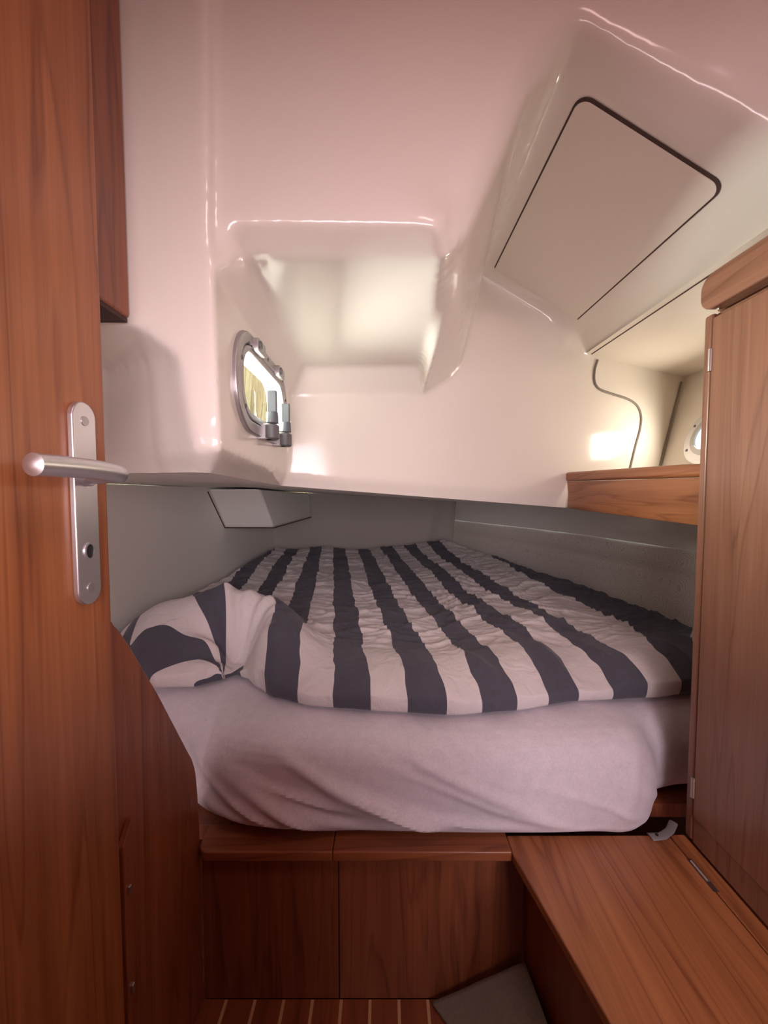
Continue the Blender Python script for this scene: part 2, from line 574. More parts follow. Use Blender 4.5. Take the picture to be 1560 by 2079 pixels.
# port plane: through the four corners of the side wall
pB = [V['k0'], V['A_3'], V['b_fb'], V['b_ft']]
bo = (pB[0] + pB[1] + pB[2] + pB[3]) / 4
bu = ((pB[2] + pB[3]) - (pB[0] + pB[1])); bu.z = 0; bu.normalize()      # along the wall, away from the camera
bz = Vector((0, 0, 1))
bn = bz.cross(bu)                                                          # normal, made to point into the cabin
if bn.x < 0:
    bn = -bn
PC = Vector((0, 0.853, 1.264)); PC.x = bo.x + bu.x / bu.y * (PC.y - bo.y)
PL, PH, PR = 0.372, 0.183, 0.082
def port_loop(grow, off=0.0, rr=None):
    r = max(PR + grow, 0.02) if rr is None else rr
    return [PC + bu * a + bz * c + bn * off for a, c in rrect(0, 0, PL + 2 * grow, PH + 2 * grow, r, 8)]


def moulding(V, faces, holes, h, iters):
    """flat facets cut into an even triangle net, then relaxed so that every edge becomes a soft moulded radius"""
    import numpy as np
    pts, index = [], {}

    def vid(key, p):
        if key not in index:
            index[key] = len(pts)
            pts.append(Vector(p))
        return index[key]

    def edge(a, c):
        p, q = V[a], V[c]
        n = max(1, round((q - p).length / h))
        ids = [vid(a, p)]
        for k in range(1, n):
            kk = k if a < c else n - k
            ids.append(vid((min(a, c), max(a, c), kk), p.lerp(q, k / n)))
        return ids

    def inside(x, y, poly):
        r = False
        for (x0, y0), (x1, y1) in zip(poly, poly[1:] + poly[:1]):
            if (y0 > y) != (y1 > y) and x < (x1 - x0) * (y - y0) / (y1 - y0) + x0:
                r = not r
        return r

    tris = []
    for fi, keys in enumerate(faces):
        loop = []
        for a, c in zip(keys, keys[1:] + keys[:1]):
            loop += edge(a, c)
        loops = [loop]
        if fi in holes:
            hp_ = holes[fi]
            hl = []
            for k, p in enumerate(hp_):
                q = hp_[(k + 1) % len(hp_)]
                m_ = max(1, round((q - p).length / h))
                for t in range(m_):
                    hl.append(vid(('hole', fi, k, t), p.lerp(q, t / m_)))
            loops.append(hl)
        cs = [V[k] for k in keys]
        o = sum(cs, Vector()) / len(cs)
        nrm = Vector()
        for a, c in zip(cs, cs[1:] + cs[:1]):
            nrm += (a - o).cross(c - o)
        nrm.normalize()
        ex = nrm.orthogonal().normalized()
        ey = nrm.cross(ex)
        bd = [i for l in loops for i in l]
        two = [Vector(((pts[i] - o).dot(ex), (pts[i] - o).dot(ey))) for i in bd]
        off = np.array([(pts[i] - o).dot(nrm) for i in bd])
        B2 = np.array([p[:] for p in two])
        polys, cons, st = [], [], 0
        for l in loops:
            polys.append([tuple(two[st + k]) for k in range(len(l))])
            cons += [(st + k, st + (k + 1) % len(l)) for k in range(len(l))]
            st += len(l)
        x0, y0 = B2.min(0); x1, y1 = B2.max(0)
        dy = h * 0.866
        inner, ids = [], []
        warped = np.abs(off).max() > 1e-4
        for r in range(int((y1 - y0) / dy) + 1):
            y = y0 + (r + 0.5) * dy
            for c in range(int((x1 - x0) / h) + 1):
                x = x0 + (c + 0.5 * (r % 2) + 0.25) * h
                if not inside(x, y, polys[0]) or (len(polys) > 1 and inside(x, y, polys[1])):
                    continue
                d2 = (B2[:, 0] - x) ** 2 + (B2[:, 1] - y) ** 2
                if d2.min() < (0.55 * h) ** 2:
                    continue
                z = 0.0
                if warped:
                    w_ = 1 / d2 ** 1.5
                    z = float((w_ * off).sum() / w_.sum())
                inner.append(Vector((x, y)))
                ids.append(len(pts))
                pts.append(o + ex * x + ey * y + nrm * z)
        allid = bd + ids
        vv, ee, ff, ov, oe, of = __import__('mathutils').geometry.delaunay_2d_cdt(two + inner, cons, [], 0, 1e-7)
        mp = [ov[k][0] if ov[k] else None for k in range(len(vv))]
        for t in ff:
            cx = sum(vv[k][0] for k in t) / 3; cy = sum(vv[k][1] for k in t) / 3
            if not inside(cx, cy, polys[0]) or (len(polys) > 1 and inside(cx, cy, polys[1])):
                continue
            a = [allid[mp[k]] for k in t]
            if len(set(a)) == 3:
                tris.append(a)
    P = np.array([p[:] for p in pts])
    E = {}
    for t in tris:
        for a, c in ((t[0], t[1]), (t[1], t[2]), (t[2], t[0])):
            k = (min(a, c), max(a, c))
            E[k] = E.get(k, 0) + 1
    ea = np.array(list(E.keys()))
    fx = np.zeros(len(P), bool)
    for (a, c), n in E.items():
        if n == 1:
            fx[a] = fx[c] = True
    src = np.concatenate([ea[:, 0], ea[:, 1]]); dst = np.concatenate([ea[:, 1], ea[:, 0]])
    cnt = np.maximum(np.bincount(src, minlength=len(P)), 1)[:, None]
    wide = (P[:, 2] > 1.47) & (P[:, 0] > 0.10)          # the big coaming has softer radii than the small recess
    for it in range(iters + 12):
        S = np.stack([np.bincount(src, weights=P[dst, k], minlength=len(P)) for k in range(3)], 1) / cnt
        hold = fx if it < iters else (fx | ~wide)
        P = np.where(hold[:, None], P, P * 0.4 + S * 0.6)
    bm = bmesh.new()
    vs = [bm.verts.new(p) for p in P]
    for t in tris:
        try:
            bm.faces.new([vs[i] for i in t])
        except ValueError:
            pass
    bmesh.ops.delete(bm, geom=[v for v in bm.verts if not v.link_faces], context='VERTS')
    bmesh.ops.recalc_face_normals(bm, faces=bm.faces)
    return bm


faces.append(('k0', 'A_3', 'b_fb', 'b_ft'))
bm = moulding(V, faces, {len(faces) - 1: port_loop(-0.024)}, 0.0080, 3)
liner = mesh('ceiling', bm, M_grp, kind='structure',
             label='glossy cream moulded headliner with stepped recesses above the berth', cat='ceiling')
b = bmesh.new()
uvs_ = [b.verts.new(V[k]) for k in under]
for tri in tessellate_polygon([[V[k] for k in under]]):
    b.faces.new([uvs_[i] for i in tri])
bmesh.ops.recalc_face_normals(b, faces=b.faces)
mesh('ceiling_berth', b, M_vinyl, smooth=False, kind='structure', label='low pale ceiling over the far end of the bed', cat='ceiling')

# flat roof over the doorway, cabin sides, sole
mesh('ceiling_entry', box_bm(-0.9, 1.3, -1.4, 0.70, 2.0, 2.03), M_grp, kind='structure', label='cream flat roof lining above the doorway', cat='ceiling')
mesh('wall_left', box_bm(-0.87, -0.835, -1.4, 3.06, 0.0, 1.085), M_vinyl, kind='structure', label='pale grey green lower side wall left of the bed', cat='wall')
mesh('wall_entry_left', box_bm(-0.92, -0.885, -1.4, 0.98, 1.085, 2.0), M_vert, kind='structure', label='wooden upper wall behind the open door', cat='wall')
mesh('wall_entry_right', box_bm(1.27, 1.30, -1.4, 0.80, 0.0, 2.0), M_vert, kind='structure', label='wooden wall behind the right cabinet', cat='wall')
mesh('wall_rear', box_bm(-0.9, 1.3, -1.43, -1.4, 0.0, 2.03), M_vert, kind='structure', label='wooden bulkhead behind the doorway', cat='wall')


mesh('light_blocker_high', box_bm(-0.88, 1.27, -0.36, -0.33, 1.27, 1.999), M_vert, bevel=0.003, seg=1, kind='structure', label='unseen board added behind the camera to shade the upper wall', cat='wall')  # added out of view so the top of the moulded wall falls darker
mesh('light_blocker_low', box_bm(-0.355, 0.38, -0.32, -0.04, 0.0, 0.95), M_vert, bevel=0.004, seg=2, kind='structure', label='unseen box added behind the camera to shade the berth front and floor', cat='light blocker')  # unseen box added to keep light off the berth front and floor


def sheet(name, rows, mat, uv=None, thick=0.0, **k):
    """grid of points rows[i][j] as a smooth sheet"""
    b = bmesh.new()
    vv = [[b.verts.new(p) for p in r] for r in rows]
    lay = b.loops.layers.uv.new('cloth') if uv else None
    for i in range(len(rows) - 1):
        for j in range(len(rows[0]) - 1):
            f = b.faces.new((vv[i][j], vv[i][j + 1], vv[i + 1][j + 1], vv[i + 1][j]))
            if uv:
                for lp, (a, c) in zip(f.loops, ((i, j), (i, j + 1), (i + 1, j + 1), (i + 1, j))):
                    lp[lay].uv = uv[a][c]
    me = bpy.data.meshes.new(name)
    b.to_mesh(me); b.free()
    me.materials.append(mat)
    for p in me.polygons:
        p.use_smooth = True
    o = bpy.data.objects.new(name, me)
    put(o, **k)
    child_fix(o)
    if thick:
        s = o.modifiers.new('thickness', 'SOLIDIFY'); s.thickness = thick; s.offset = 0
    return o


# back wall: padded vinyl panel, bowed, with soft folds towards its right edge
rows = []
for i in range(25):
    t = i / 24
    z = 1.06 * t
    r = []
    for j in range(61):
        s = j / 60
        x = -0.85 + 1.45 * s
        y = 3.0 - 0.03 * math.sin(math.pi * s) + 0.02 * t
        y -= 0.02 * math.exp(-((s - 0.86 + 0.14 * (1 - t)) / 0.025) ** 2) * t
        y += 0.10 * sstep(0.95, 1.0, s)
        r.append((x, y, z - 0.02 * s * t))
    rows.append(r)
sheet('wall_back', rows, M_vinyl_shade, kind='structure', label='padded panel at the head of the bed, coloured dark for lack of light', cat='wall')

# right hull lining below the shelf, following the hull's curve: patterned fabric and plain vinyl above
plan = spline([(1.10, 0.795, 0), (1.085, 1.36, 0), (1.0, 1.80, 0), (0.88, 2.2, 0), (0.70, 2.6, 0), (0.54, 2.98, 0), (0.50, 3.1, 0)], 12)


def lining(name, z0, z1, n, mat, fold, parent=None, **k):
    rr, uu = [], []
    for i in range(n + 1):
        z = z0 + (z1 - z0) * i / n
        r, u = [], []
        L = 0
        for j, p in enumerate(plan):
            if j:
                L += (plan[j] - plan[j - 1]).length
            q = Vector(p)
            a = plan[max(j - 1, 0)]; c = plan[min(j + 1, len(plan) - 1)]
            t = (c - a).normalized()
            nrm = Vector((t.y, -t.x, 0))
            fl = 0.05 * sstep(0.62, 1.05, z) + fold(z, L)
            q += nrm * fl
            r.append((q.x, q.y, z)); u.append((L, z))
        rr.append(r); uu.append(u)
    return sheet(name, rr, mat, uv=uu, parent=parent, **k)


def fold1(z, L):
    zc = 0.79 - 0.00 * L
    return -0.006 * math.exp(-((z - zc) / 0.022) ** 2) + 0.006 * math.exp(-((z - zc + 0.035) / 0.016) ** 2) + 0.004 * sstep(0.82, 0.855, z) \
        + 0.006 * noise.noise((L * 3, z * 9, 1.7))


def fold2(z, L):
    return -0.004 * math.exp(-((z - 0.90) / 0.02) ** 2) - 0.012 * math.exp(-((z - 0.955 + 0.01 * L) / 0.018) ** 2) * sstep(0.9, 1.8, L) \
        + 0.005 * noise.noise((L * 2.5, z * 8, 4.2))


wr = lining('wall_right', 0.0, 0.855, 60, M_damask, fold1, kind='structure',
            label='beige damask fabric lining on the hull right of the bed', cat='wall')
lining('trim_1', 0.85, 1.02, 24, M_vinyl, fold2, kind='structure', label='plain pale vinyl strip above the damask lining', cat='trim')

# hull side above the shelf, soffit, corner seams
hp = [Vector((1.047, 0.795, 0.98)), Vector((1.047, 1.62, 0.98)), Vector((1.228, 1.66, 1.56)), Vector((1.228, 0.795, 1.56))]
b = bmesh.new()
HC = Vector((0, 1.375, 1.255))
f = (HC.z - 0.98) / 0.58
HC.x = 1.047 + 0.181 * f - 0.001
hul = (hp[3] - hp[0]).normalized(); hur = Vector((0, 1, 0)); hn = hul.cross(hur).normalized()
if hn.x > 0:
    hn = -hn
hole = [HC + hur * (0.07 * math.cos(a)) + hul * (0.07 * math.sin(a)) for a in [2 * math.pi * k / 28 for k in range(28)]]
vs = [b.verts.new(p) for p in hp] + [b.verts.new(p) for p in hole]
for tri in tessellate_polygon([hp, hole]):
    b.faces.new([vs[i] for i in tri])
mesh('wall_hull_right', b, M_hatch, kind='structure', label='cream hull side above the right shelf', cat='wall')
b = bmesh.new()
b.faces.new([b.verts.new(p) for p in ((XG - 0.02, 0.66, 1.558), (XG - 0.02, 1.446, 1.558), (1.28, 1.652, 1.523), (1.28, 0.66, 1.530))])
mesh('ceiling_shelf', b, M_hatch, kind='structure', label='cream soffit panel above the right shelf', cat='ceiling')
mesh('trim_2', tube_bm([Vector((XG + 0.002, 0.66, 1.5585)), Vector((XG + 0.002, 1.44, 1.5585))], 0.0035, 8), M_seam_shadow, kind='structure',
     label='thin dark seam along the lower edge of the sloping roof', cat='trim')
cn = -CN if CN.y > 0 else CN
gk = [Cc(*p) + cn * 0.002 for p in ((1213, 731), (1207, 752), (1207, 776), (1218, 791), (1245, 801), (1275, 811), (1293, 824), (1301, 845), (1299, 872), (1290, 905), (1279, 950))]
mesh('trim_3', tube_bm(spline(gk, 6), 0.0042, 8), M_gasket, kind='structure', label='grey rubber beading curving down the cream end wall', cat='trim')
mesh('trim_4', tube_bm([Cc(1382, 776) + cn * .004, Cc(1339, 945) + cn * .004], 0.0032, 6), M_gasket, kind='structure',
     label='narrow dark seam in the corner beside the round port', cat='trim')

# hanging box in the corner under the roof, left
b = bmesh.new()
q = [W(428, 988, 1.87), W(462, 1071, 2.06), W(556, 1071, 2.06), W(548, 985, 1.87)]
q[0].x = q[1].x = -0.836
q[3].x = q[2].x - 0.01
q[0].z = q[3].z = 1.076
back = [Vector((p.x + (0.0 if i in (0, 1) else 0.03), 2.95, p.z - (0.022 if i in (0, 3) else 0))) for i, p in enumerate(q)]
fr = [b.verts.new(p) for p in q]
bk = [b.verts.new(p) for p in back]
b.faces.new(fr)
for i in range(4):
    j = (i + 1) % 4
    b.faces.new((fr[i], bk[i], bk[j], fr[j]))
b.faces.new(bk[::-1])
bmesh.ops.recalc_face_normals(b, faces=b.faces)
duct = mesh('boxed_casing', b, M_vinyl, bevel=0.012, seg=3, label='cream boxed casing hanging in the corner above the bed head', cat='casing')
mesh('seam', tube_bm([q[0] + Vector((0.002, -.004, -.012)), q[1] + Vector((.002, -.004, .0)), q[2] + Vector((0, -.002, -.002)), back[2] + Vector((.002, 0, -.002))], 0.003, 6), M_seam_shadow,
     parent=duct, label='dark seam along the lower edges')

# sole: teak planks with pale inlay strips
sole = mesh('floor', box_bm(-0.9, 1.3, -1.4, 3.06, -0.05, -0.012), M_plank, kind='structure', label='teak cabin sole with pale inlaid strips', cat='floor')
x = -0.330 - 0.0602
k = 0
while x < 0.34:
    xa, xb = max(x + 0.0035, -0.374), x + 0.0602 - 0.0035
    mesh('plank', box_bm(xa, xb, -0.02, 0.774, -0.012, 0.0), M_plank, smooth=False, parent=sole)
    mesh('inlay_strip', box_bm(xb + 0.0003, xb + 0.0067, -0.02, 0.774, -0.012, -0.0006), M_holly, smooth=False, parent=sole)
    x += 0.0602

# ---- porthole in the recess
win = mesh('window_1', ring_bm(port_loop(0.0, -0.006), port_loop(-0.022, -0.006), bn * 0.014), M_port, bevel=0.004, seg=3, kind='structure',
           label='rounded aluminium opening portlight with two dogs in the recess wall', cat='window')
mesh('sash', ring_bm(port_loop(-0.0235, -0.004), port_loop(-0.036, -0.004), bn * 0.012), M_port, bevel=0.003, seg=2, parent=win)
mesh('reveal', ring_bm(port_loop(-0.022, -0.006), port_loop(-0.030, -0.006), -bn * 0.03), M_ext, parent=win, label='white outer reveal')
mesh('pane', prism_bm(port_loop(-0.035, 0.0), bn * 0.004), M_glass, smooth=False, parent=win)
for a in (-0.075, 0.085):
    hc = PC + bu * a + bz * (PH / 2 - 0.016)
    h = mesh('hinge', prism_bm([hc + bu * s + bz * c + bn * 0.006 for s, c in rrect(0, 0, 0.052, 0.024, 0.006, 3)], bn * 0.013), M_port, bevel=0.002, seg=2, parent=win)
    mesh('hinge_screw', disc_bm(hc - bu * 0.016 + bn * 0.018, bn, 0.0075, 0.004, 14), M_dogp, parent=h)
for a in (-0.035, 0.085):
    dc = PC + bu * a - bz * (PH / 2 - 0.012)
    d = mesh('dog_knob', tube_bm([dc + bn * 0.024 - bz * 0.016, dc + bn * 0.024 - bz * 0.013, dc + bn * 0.024 + bz * 0.012, dc + bn * 0.024 + bz * 0.015], [0.012, 0.0155, 0.0155, 0.012], 20), M_dogp, parent=win)
    mesh('dog_base', box_bm(-0.014, 0.014, -0.012, 0.012, -0.016, 0.016), M_port, bevel=0.002, seg=2, parent=d)
    bs = d.children[0]
    bs.location = dc + bn * 0.012 - Vector(win.location) * 0
    mesh('dog_collar', tube_bm([dc + bn * 0.026 + bz * 0.018, dc + bn * 0.026 + bz * 0.040], [0.0125, 0.0115], 16), M_lever, parent=d)
    lv = [dc + bn * 0.026 + bz * 0.040 + bn * sx * 0.0095 + bu * sy * 0.005 for sx, sy in ((-1, -1), (1, -1), (1, 1), (-1, 1))]
    mesh('dog_lever', prism_bm(lv, bz * 0.044), M_lever, bevel=0.002, seg=2, parent=d)
for a, c in ((-0.16, 0.03), (-0.12, 0.068), (0.005, 0.080), (0.135, 0.072), (0.165, 0.03), (-0.145, -0.05), (0.15, -0.055)):
    mesh('frame_screw', disc_bm(PC + bu * a + bz * c + bn * 0.0075, bn, 0.0035, 0.0015, 10), M_dogp, parent=win)

# round port in the hull beside the shelf (mostly hidden behind the cabinet)
def circ(r, off): return [HC + hur * (r * math.cos(2 * math.pi * k / 40)) + hul * (r * math.sin(2 * math.pi * k / 40)) + hn * off for k in range(40)]
w2 = mesh('window_2', ring_bm(circ(0.104, -0.002), circ(0.066, -0.002), hn * 0.014), M_alu, bevel=0.003, seg=2, kind='structure',
          label='round grey port ring half hidden behind the right cabinet', cat='window')
mesh('sash', ring_bm(circ(0.070, 0.010), circ(0.052, 0.010), hn * 0.006), M_port, parent=w2)
mesh('pane', prism_bm(circ(0.056, 0.002), hn * 0.004), M_glass, smooth=False, parent=w2)
for a in (2.6, 3.7, 0.5, 5.2):
    mesh('frame_screw', disc_bm(HC + hur * (-0.088 * math.cos(a + math.pi)) * -1 + hul * 0.088 * math.sin(a) + hn * 0.0115, hn, 0.005, 0.0015, 10), M_dogp, parent=w2)

# ================================================================== THINGS
# ---- open door at left with its lever handle
DX = -0.36
door = mesh('door_1', box_bm(DX - 0.04, DX, -0.325, 0.514, 0.02, 1.97), M_door, bevel=0.004, seg=3, kind='structure',
            label='tall teak cabin door standing open at left with lever handle', cat='door')
pc = Vector((DX, 0.4685, 1.046))
plate_loop = [Vector((DX, pc.y + a, pc.z + c)) for a, c in rrect(0, 0, 0.0365, 0.240, 0.018, 8)]
plate = mesh('backplate', prism_bm(plate_loop, (0.0075, 0, 0)), M_alu, bevel=0.002, seg=3, parent=door)
for dz in (0.098, -0.100):
    mesh('screw', disc_bm((DX + 0.0073, pc.y, pc.z + dz), (1, 0, 0), 0.0055, 0.0012, 18), M_port, parent=plate)
mesh('keyhole_ring', ring_bm([Vector((DX + 0.0072, pc.y + 0.0085 * math.cos(a), pc.z - 0.056 + 0.0105 * math.sin(a))) for a in [2 * math.pi * k / 24 for k in range(24)]],
                             [Vector((DX + 0.0072, pc.y + 0.0062 * math.cos(a), pc.z - 0.056 + 0.0085 * math.sin(a))) for a in [2 * math.pi * k / 24 for k in range(24)]], (0.0016, 0, 0)), M_alu, parent=plate)
mesh('keyhole', prism_bm([Vector((DX + 0.0072, pc.y + 0.0062 * math.cos(a), pc.z - 0.056 + 0.0085 * math.sin(a))) for a in [2 * math.pi * k / 20 for k in range(20)]], (0.0006, 0, 0)), M_black, smooth=False, parent=plate)
lz = 1.082
path = spline([(DX + 0.004, pc.y + 0.001, lz - 0.002), (DX + 0.026, pc.y + 0.001, lz - 0.002), (DX + 0.044, pc.y - 0.001, lz - 0.001), (DX + 0.052, pc.y - 0.014, lz), (DX + 0.0535, pc.y - 0.045, lz + 0.002), (DX + 0.051, pc.y - 0.085, lz + 0.003), (DX + 0.0485, pc.y - 0.112, lz + 0.003), (DX + 0.048, pc.y - 0.119, lz + 0.003)], 6)
n = len(path)
rad = [0.0097 + 0.0008 * sstep(0.2, 0.5, i / n) for i in range(n)]
rad[-1] = 0.003; rad[-2] = 0.0062; rad[-3] = 0.0086
lever = mesh('lever_handle', tube_bm(path, rad, 20), M_alu, parent=door)
mesh('lever_collar', disc_bm((DX + 0.0070, pc.y, lz - 0.002), (1, 0, 0), 0.0125, 0.006, 24), M_alu, bevel=0.0015, seg=2, parent=lever)

# ---- narrow hanging locker behind the door, upper left
loc = mesh('hanging_locker', box_bm(-0.80, -0.376, 0.5205, 0.598, 1.317, 1.995), M_vert, bevel=0.006, seg=3,
           label='dark teak locker side hanging at upper left behind the door', cat='locker')
mesh('painted_shadow_strip', box_bm(-0.795, -0.380, 0.526, 0.596, 1.311, 1.317), M_seam_shadow, smooth=False, parent=loc, label='dark strip painted as the shadow line under the locker')  # dark strip laid in as the locker's shadow line

# ---- teak panel with a sloping top beside the bed
PX = -0.377
prof = spline([(0.40, 0.895, 0), (0.520, 0.888, 0), (0.545, 0.872, 0), (0.571, 0.838, 0)], 6) + [Vector(p) for p in ((0.640, 0.728, 0), (0.735, 0.562, 0))] + \
    spline([(0.749, 0.539, 0), (0.762, 0.503, 0), (0.769, 0.450, 0), (0.7735, 0.38, 0)], 5) + [Vector((0.7735, 0.0, 0)), Vector((0.40, 0.0, 0))]
pan = mesh('berth_side_panel', prism_bm([(PX, p.x, p.y) for p in prof], (-0.018, 0, 0)), M_vert, bevel=0.003, seg=2,
           label='teak side panel with sloping top between the door and the bed', cat='panel')
mesh('batten', prism_bm([(PX, 0.530, 0.0), (PX, 0.530, 0.560), (PX, 0.553, 0.588), (PX, 0.553, 0.0)], (0.010, 0, 0)), M_vert, bevel=0.002, seg=2, parent=pan)
for z in (0.49, 0.34):
    mesh('catch', box_bm(PX + 0.0095, PX + 0.013, 0.536, 0.542, z - 0.006, z + 0.006), M_brass, bevel=0.001, seg=1, parent=pan)

# ---- berth base
base = empty('berth', (0, 0.78, 0), label='shade-darkened teak berth base with rounded rail under the mattress', cat='bed base')
mesh('front_panel', box_bm(-0.376, -0.0945, 0.775, 0.79, 0.0, 0.326), M_front_shade, bevel=0.0015, seg=1, parent=base)
mesh('front_panel', box_bm(-0.0930, 0.29, 0.775, 0.79, 0.0, 0.3245), M_front_shade, bevel=0.0015, seg=1, parent=base)


def rail(x0, x1, rl, rr):
    pts = []
    y0, y1 = 0.748, 0.815
    def corner(cx, cy, r, a0, a1):
        return [(cx + r * math.cos(math.radians(a0 + (a1 - a0) * k / 6)), cy + r * math.sin(math.radians(a0 + (a1 - a0) * k / 6)), 0.3265) for k in range(7)]
    pts += [(x0, y1, 0.3265)] + corner(x0 + rl, y0 + rl, rl, 180, 270) + corner(x1 - rr, y0 + rr, rr, 270, 360) + [(x1, y1, 0.3265)]
    return mesh('rail', prism_bm(pts, (0, 0, 0.0205)), M_x, bevel=0.007, seg=4, angle=50, parent=base)


rail(-0.374, -0.1032, 0.022, 0.003)
rail(-0.1022, 0.2545, 0.003, 0.003)
mesh('platform', prism_bm([(-0.83, 0.816, 0.310), (0.2545, 0.816, 0.310), (0.2545, 0.875, 0.310), (1.03, 0.875, 0.310), (1.03, 2.93, 0.310), (-0.83, 2.93, 0.310)], (0, 0, 0.033)), M_front_shade, bevel=0.001, seg=1, parent=base)

# ---- bench at right with a hinged lid
bench = empty('bench_seat', (0.45, 0.6, 0), label='honey teak bench with hinged lid in the lower right corner', cat='bench')
zt = 0.345
lid = [(0.2555, 0.745, zt - 0.02), (0.2555, 0.7905, zt - 0.02), (0.596, 0.7905, zt - 0.02), (0.596, 0.05, zt - 0.02), (0.395, 0.05, zt - 0.02)]
mesh('lid', prism_bm(lid, (0, 0, 0.02)), M_y, bevel=0.004, seg=3, parent=bench)
mesh('hinge_strip', box_bm(0.597, 0.629, 0.05, 0.7905, zt - 0.02, zt), M_y, bevel=0.001, seg=1, parent=bench)
hb = mesh('hinge', tube_bm([(0.5965, 0.730, zt + 0.0005), (0.5965, 0.690, zt + 0.0005)], 0.0030, 10), M_brass, parent=bench, label='nickel hinge barrel')
mesh('hinge_slot', box_bm(0.5915, 0.6010, 0.672, 0.735, zt - 0.0005, zt + 0.0006), M_seam_shadow, smooth=False, parent=hb)
mesh('side_panel', prism_bm([(0.291, 0.774, 0), (0.306, 0.774, 0), (0.450, 0.05, 0), (0.435, 0.05, 0)], (0, 0, zt - 0.0205)), M_vert, bevel=0.001, seg=1, parent=bench)

# ---- tall cabinet at right
CX = 0.63
cab = empty('tall_cabinet', (0.9, 0.4, 0.338), label='tall teak cabinet with hinged door at the right edge', cat='cabinet')
mesh('body', box_bm(CX + 0.016, 1.255, 0.06, 0.782, 0.346, 1.407), M_cab, bevel=0.002, seg=1, parent=cab)
mesh('stile', box_bm(CX, CX + 0.0155, 0.7725, 0.793, 0.346, 1.404), M_cab, bevel=0.006, seg=4, parent=cab)
mesh('bottom_rail', box_bm(CX + 0.0015, CX + 0.0155, 0.06, 0.772, 0.346, 0.4005), M_cab, bevel=0.001, seg=1, parent=cab)
cd_ = mesh('door', box_bm(CX - 0.002, CX + 0.0155, 0.06, 0.7695, 0.402, 1.393), M_cab, bevel=0.002, seg=2, parent=cab)
for z in (1.314, 0.463):
    h = mesh('hinge', tube_bm([(CX - 0.0025, 0.771, z - 0.021), (CX - 0.0025, 0.771, z + 0.021)], 0.0045, 10), M_brass, parent=cab)
tt = [(CX - 0.016, y, z) for y, z in rrect(0.385, 1.4390, 0.80, 0.066, 0.026, 6)]
mesh('cornice', prism_bm(tt, (0.03, 0, 0)), M_cab_y, bevel=0.004, seg=3, parent=cab)
mesh('cornice_return', prism_bm([(CX + 0.0145, 0.40, 1.407), (CX + 0.0145, 0.784, 1.408), (CX + 0.0145, 0.784, 1.470), (CX + 0.0145, 0.40, 1.471)], (0.40, 0, 0)), M_cab_y, bevel=0.006, seg=2, parent=cab)

# ---- side shelf with fiddle
SX = 0.657
shelf = empty('side_shelf', (SX, 1.1, 0.99), label='teak shelf fiddle running from cabinet to cream end wall', cat='shelf')
mesh('fascia', prism_bm([(SX, 0.796, 0.990), (SX, 1.412, 1.004), (SX, 1.408, 1.06), (SX, 1.418, 1.0995), (SX, 0.796, 1.0905)], (0.016, 0, 0)), M_y, bevel=0.002, seg=2, parent=shelf)
mesh('rail', prism_bm([(SX - 0.004, 0.796, 1.0915), (SX - 0.004, 1.424, 1.1005), (SX - 0.004, 1.424, 1.133), (SX - 0.004, 0.796, 1.1205)], (0.026, 0, 0)), M_y, bevel=0.009, seg=4, parent=shelf)
mesh('board', prism_bm([(SX + 0.0165, 0.80, 1.002), (SX + 0.0165, 1.418, 1.002), (1.0, 1.545, 1.002), (1.24, 1.63, 1.002), (1.24, 0.80, 1.002)], (0, 0, 0.016)), M_hatch, bevel=0.001, seg=1, parent=shelf)

# ---- access panel in the sloping roof
cor = [Gg(1180, 192), Gg(1479, 378), Gg(1177, 645), Gg(999, 549)]
cen = sum(cor, Vector()) / 4
ux = Vector((1, 0, -0.6)).normalized(); uy = Vector((0, 1, 0)); un = -GN if GN.z > 0 else GN
loc2 = [((p - cen).dot(ux), (p - cen).dot(uy)) for p in cor]
xa = (loc2[0][0] + loc2[3][0]) / 2; xb = (loc2[1][0] + loc2[2][0]) / 2
ya = (loc2[0][1] + loc2[1][1]) / 2; yb = (loc2[2][1] + loc2[3][1]) / 2


def hatch_loop(g, off, near=0.0, far=0.0):
    out = []
    for cx, cy, sx, sy, r in ((xb, yb, 1, 1, 0.006), (xa, yb, -1, 1, 0.006), (xa, ya, -1, -1, 0.028), (xb, ya, 1, -1, 0.028)):
        a0 = {(1, 1): 0, (-1, 1): 90, (-1, -1): 180, (1, -1): 270}[(sx, sy)]
        rr = r + g
        px_, py_ = cx + sx * g, cy + sy * g + (far if sy > 0 else -near)
        for k in range(9):
            a = math.radians(a0 + 90 * k / 8)
            out.append(cen + ux * (px_ - sx * rr + rr * math.cos(a)) + uy * (py_ - sy * rr + rr * math.sin(a)) + un * off)
    return out


hat = mesh('access_panel', prism_bm(hatch_loop(-0.0035, 0.0003), un * 0.0020), M_hatch, bevel=0.0015, seg=2,
           label='large cream access panel set into the sloping roof', cat='panel')
mesh('panel_gap', ring_bm(hatch_loop(0.0003, 0.0003, 0.0035, -0.0030), hatch_loop(-0.0033, 0.0003), un * 0.0010), M_seam_shadow, smooth=False, parent=hat, label='dark gap around the panel')

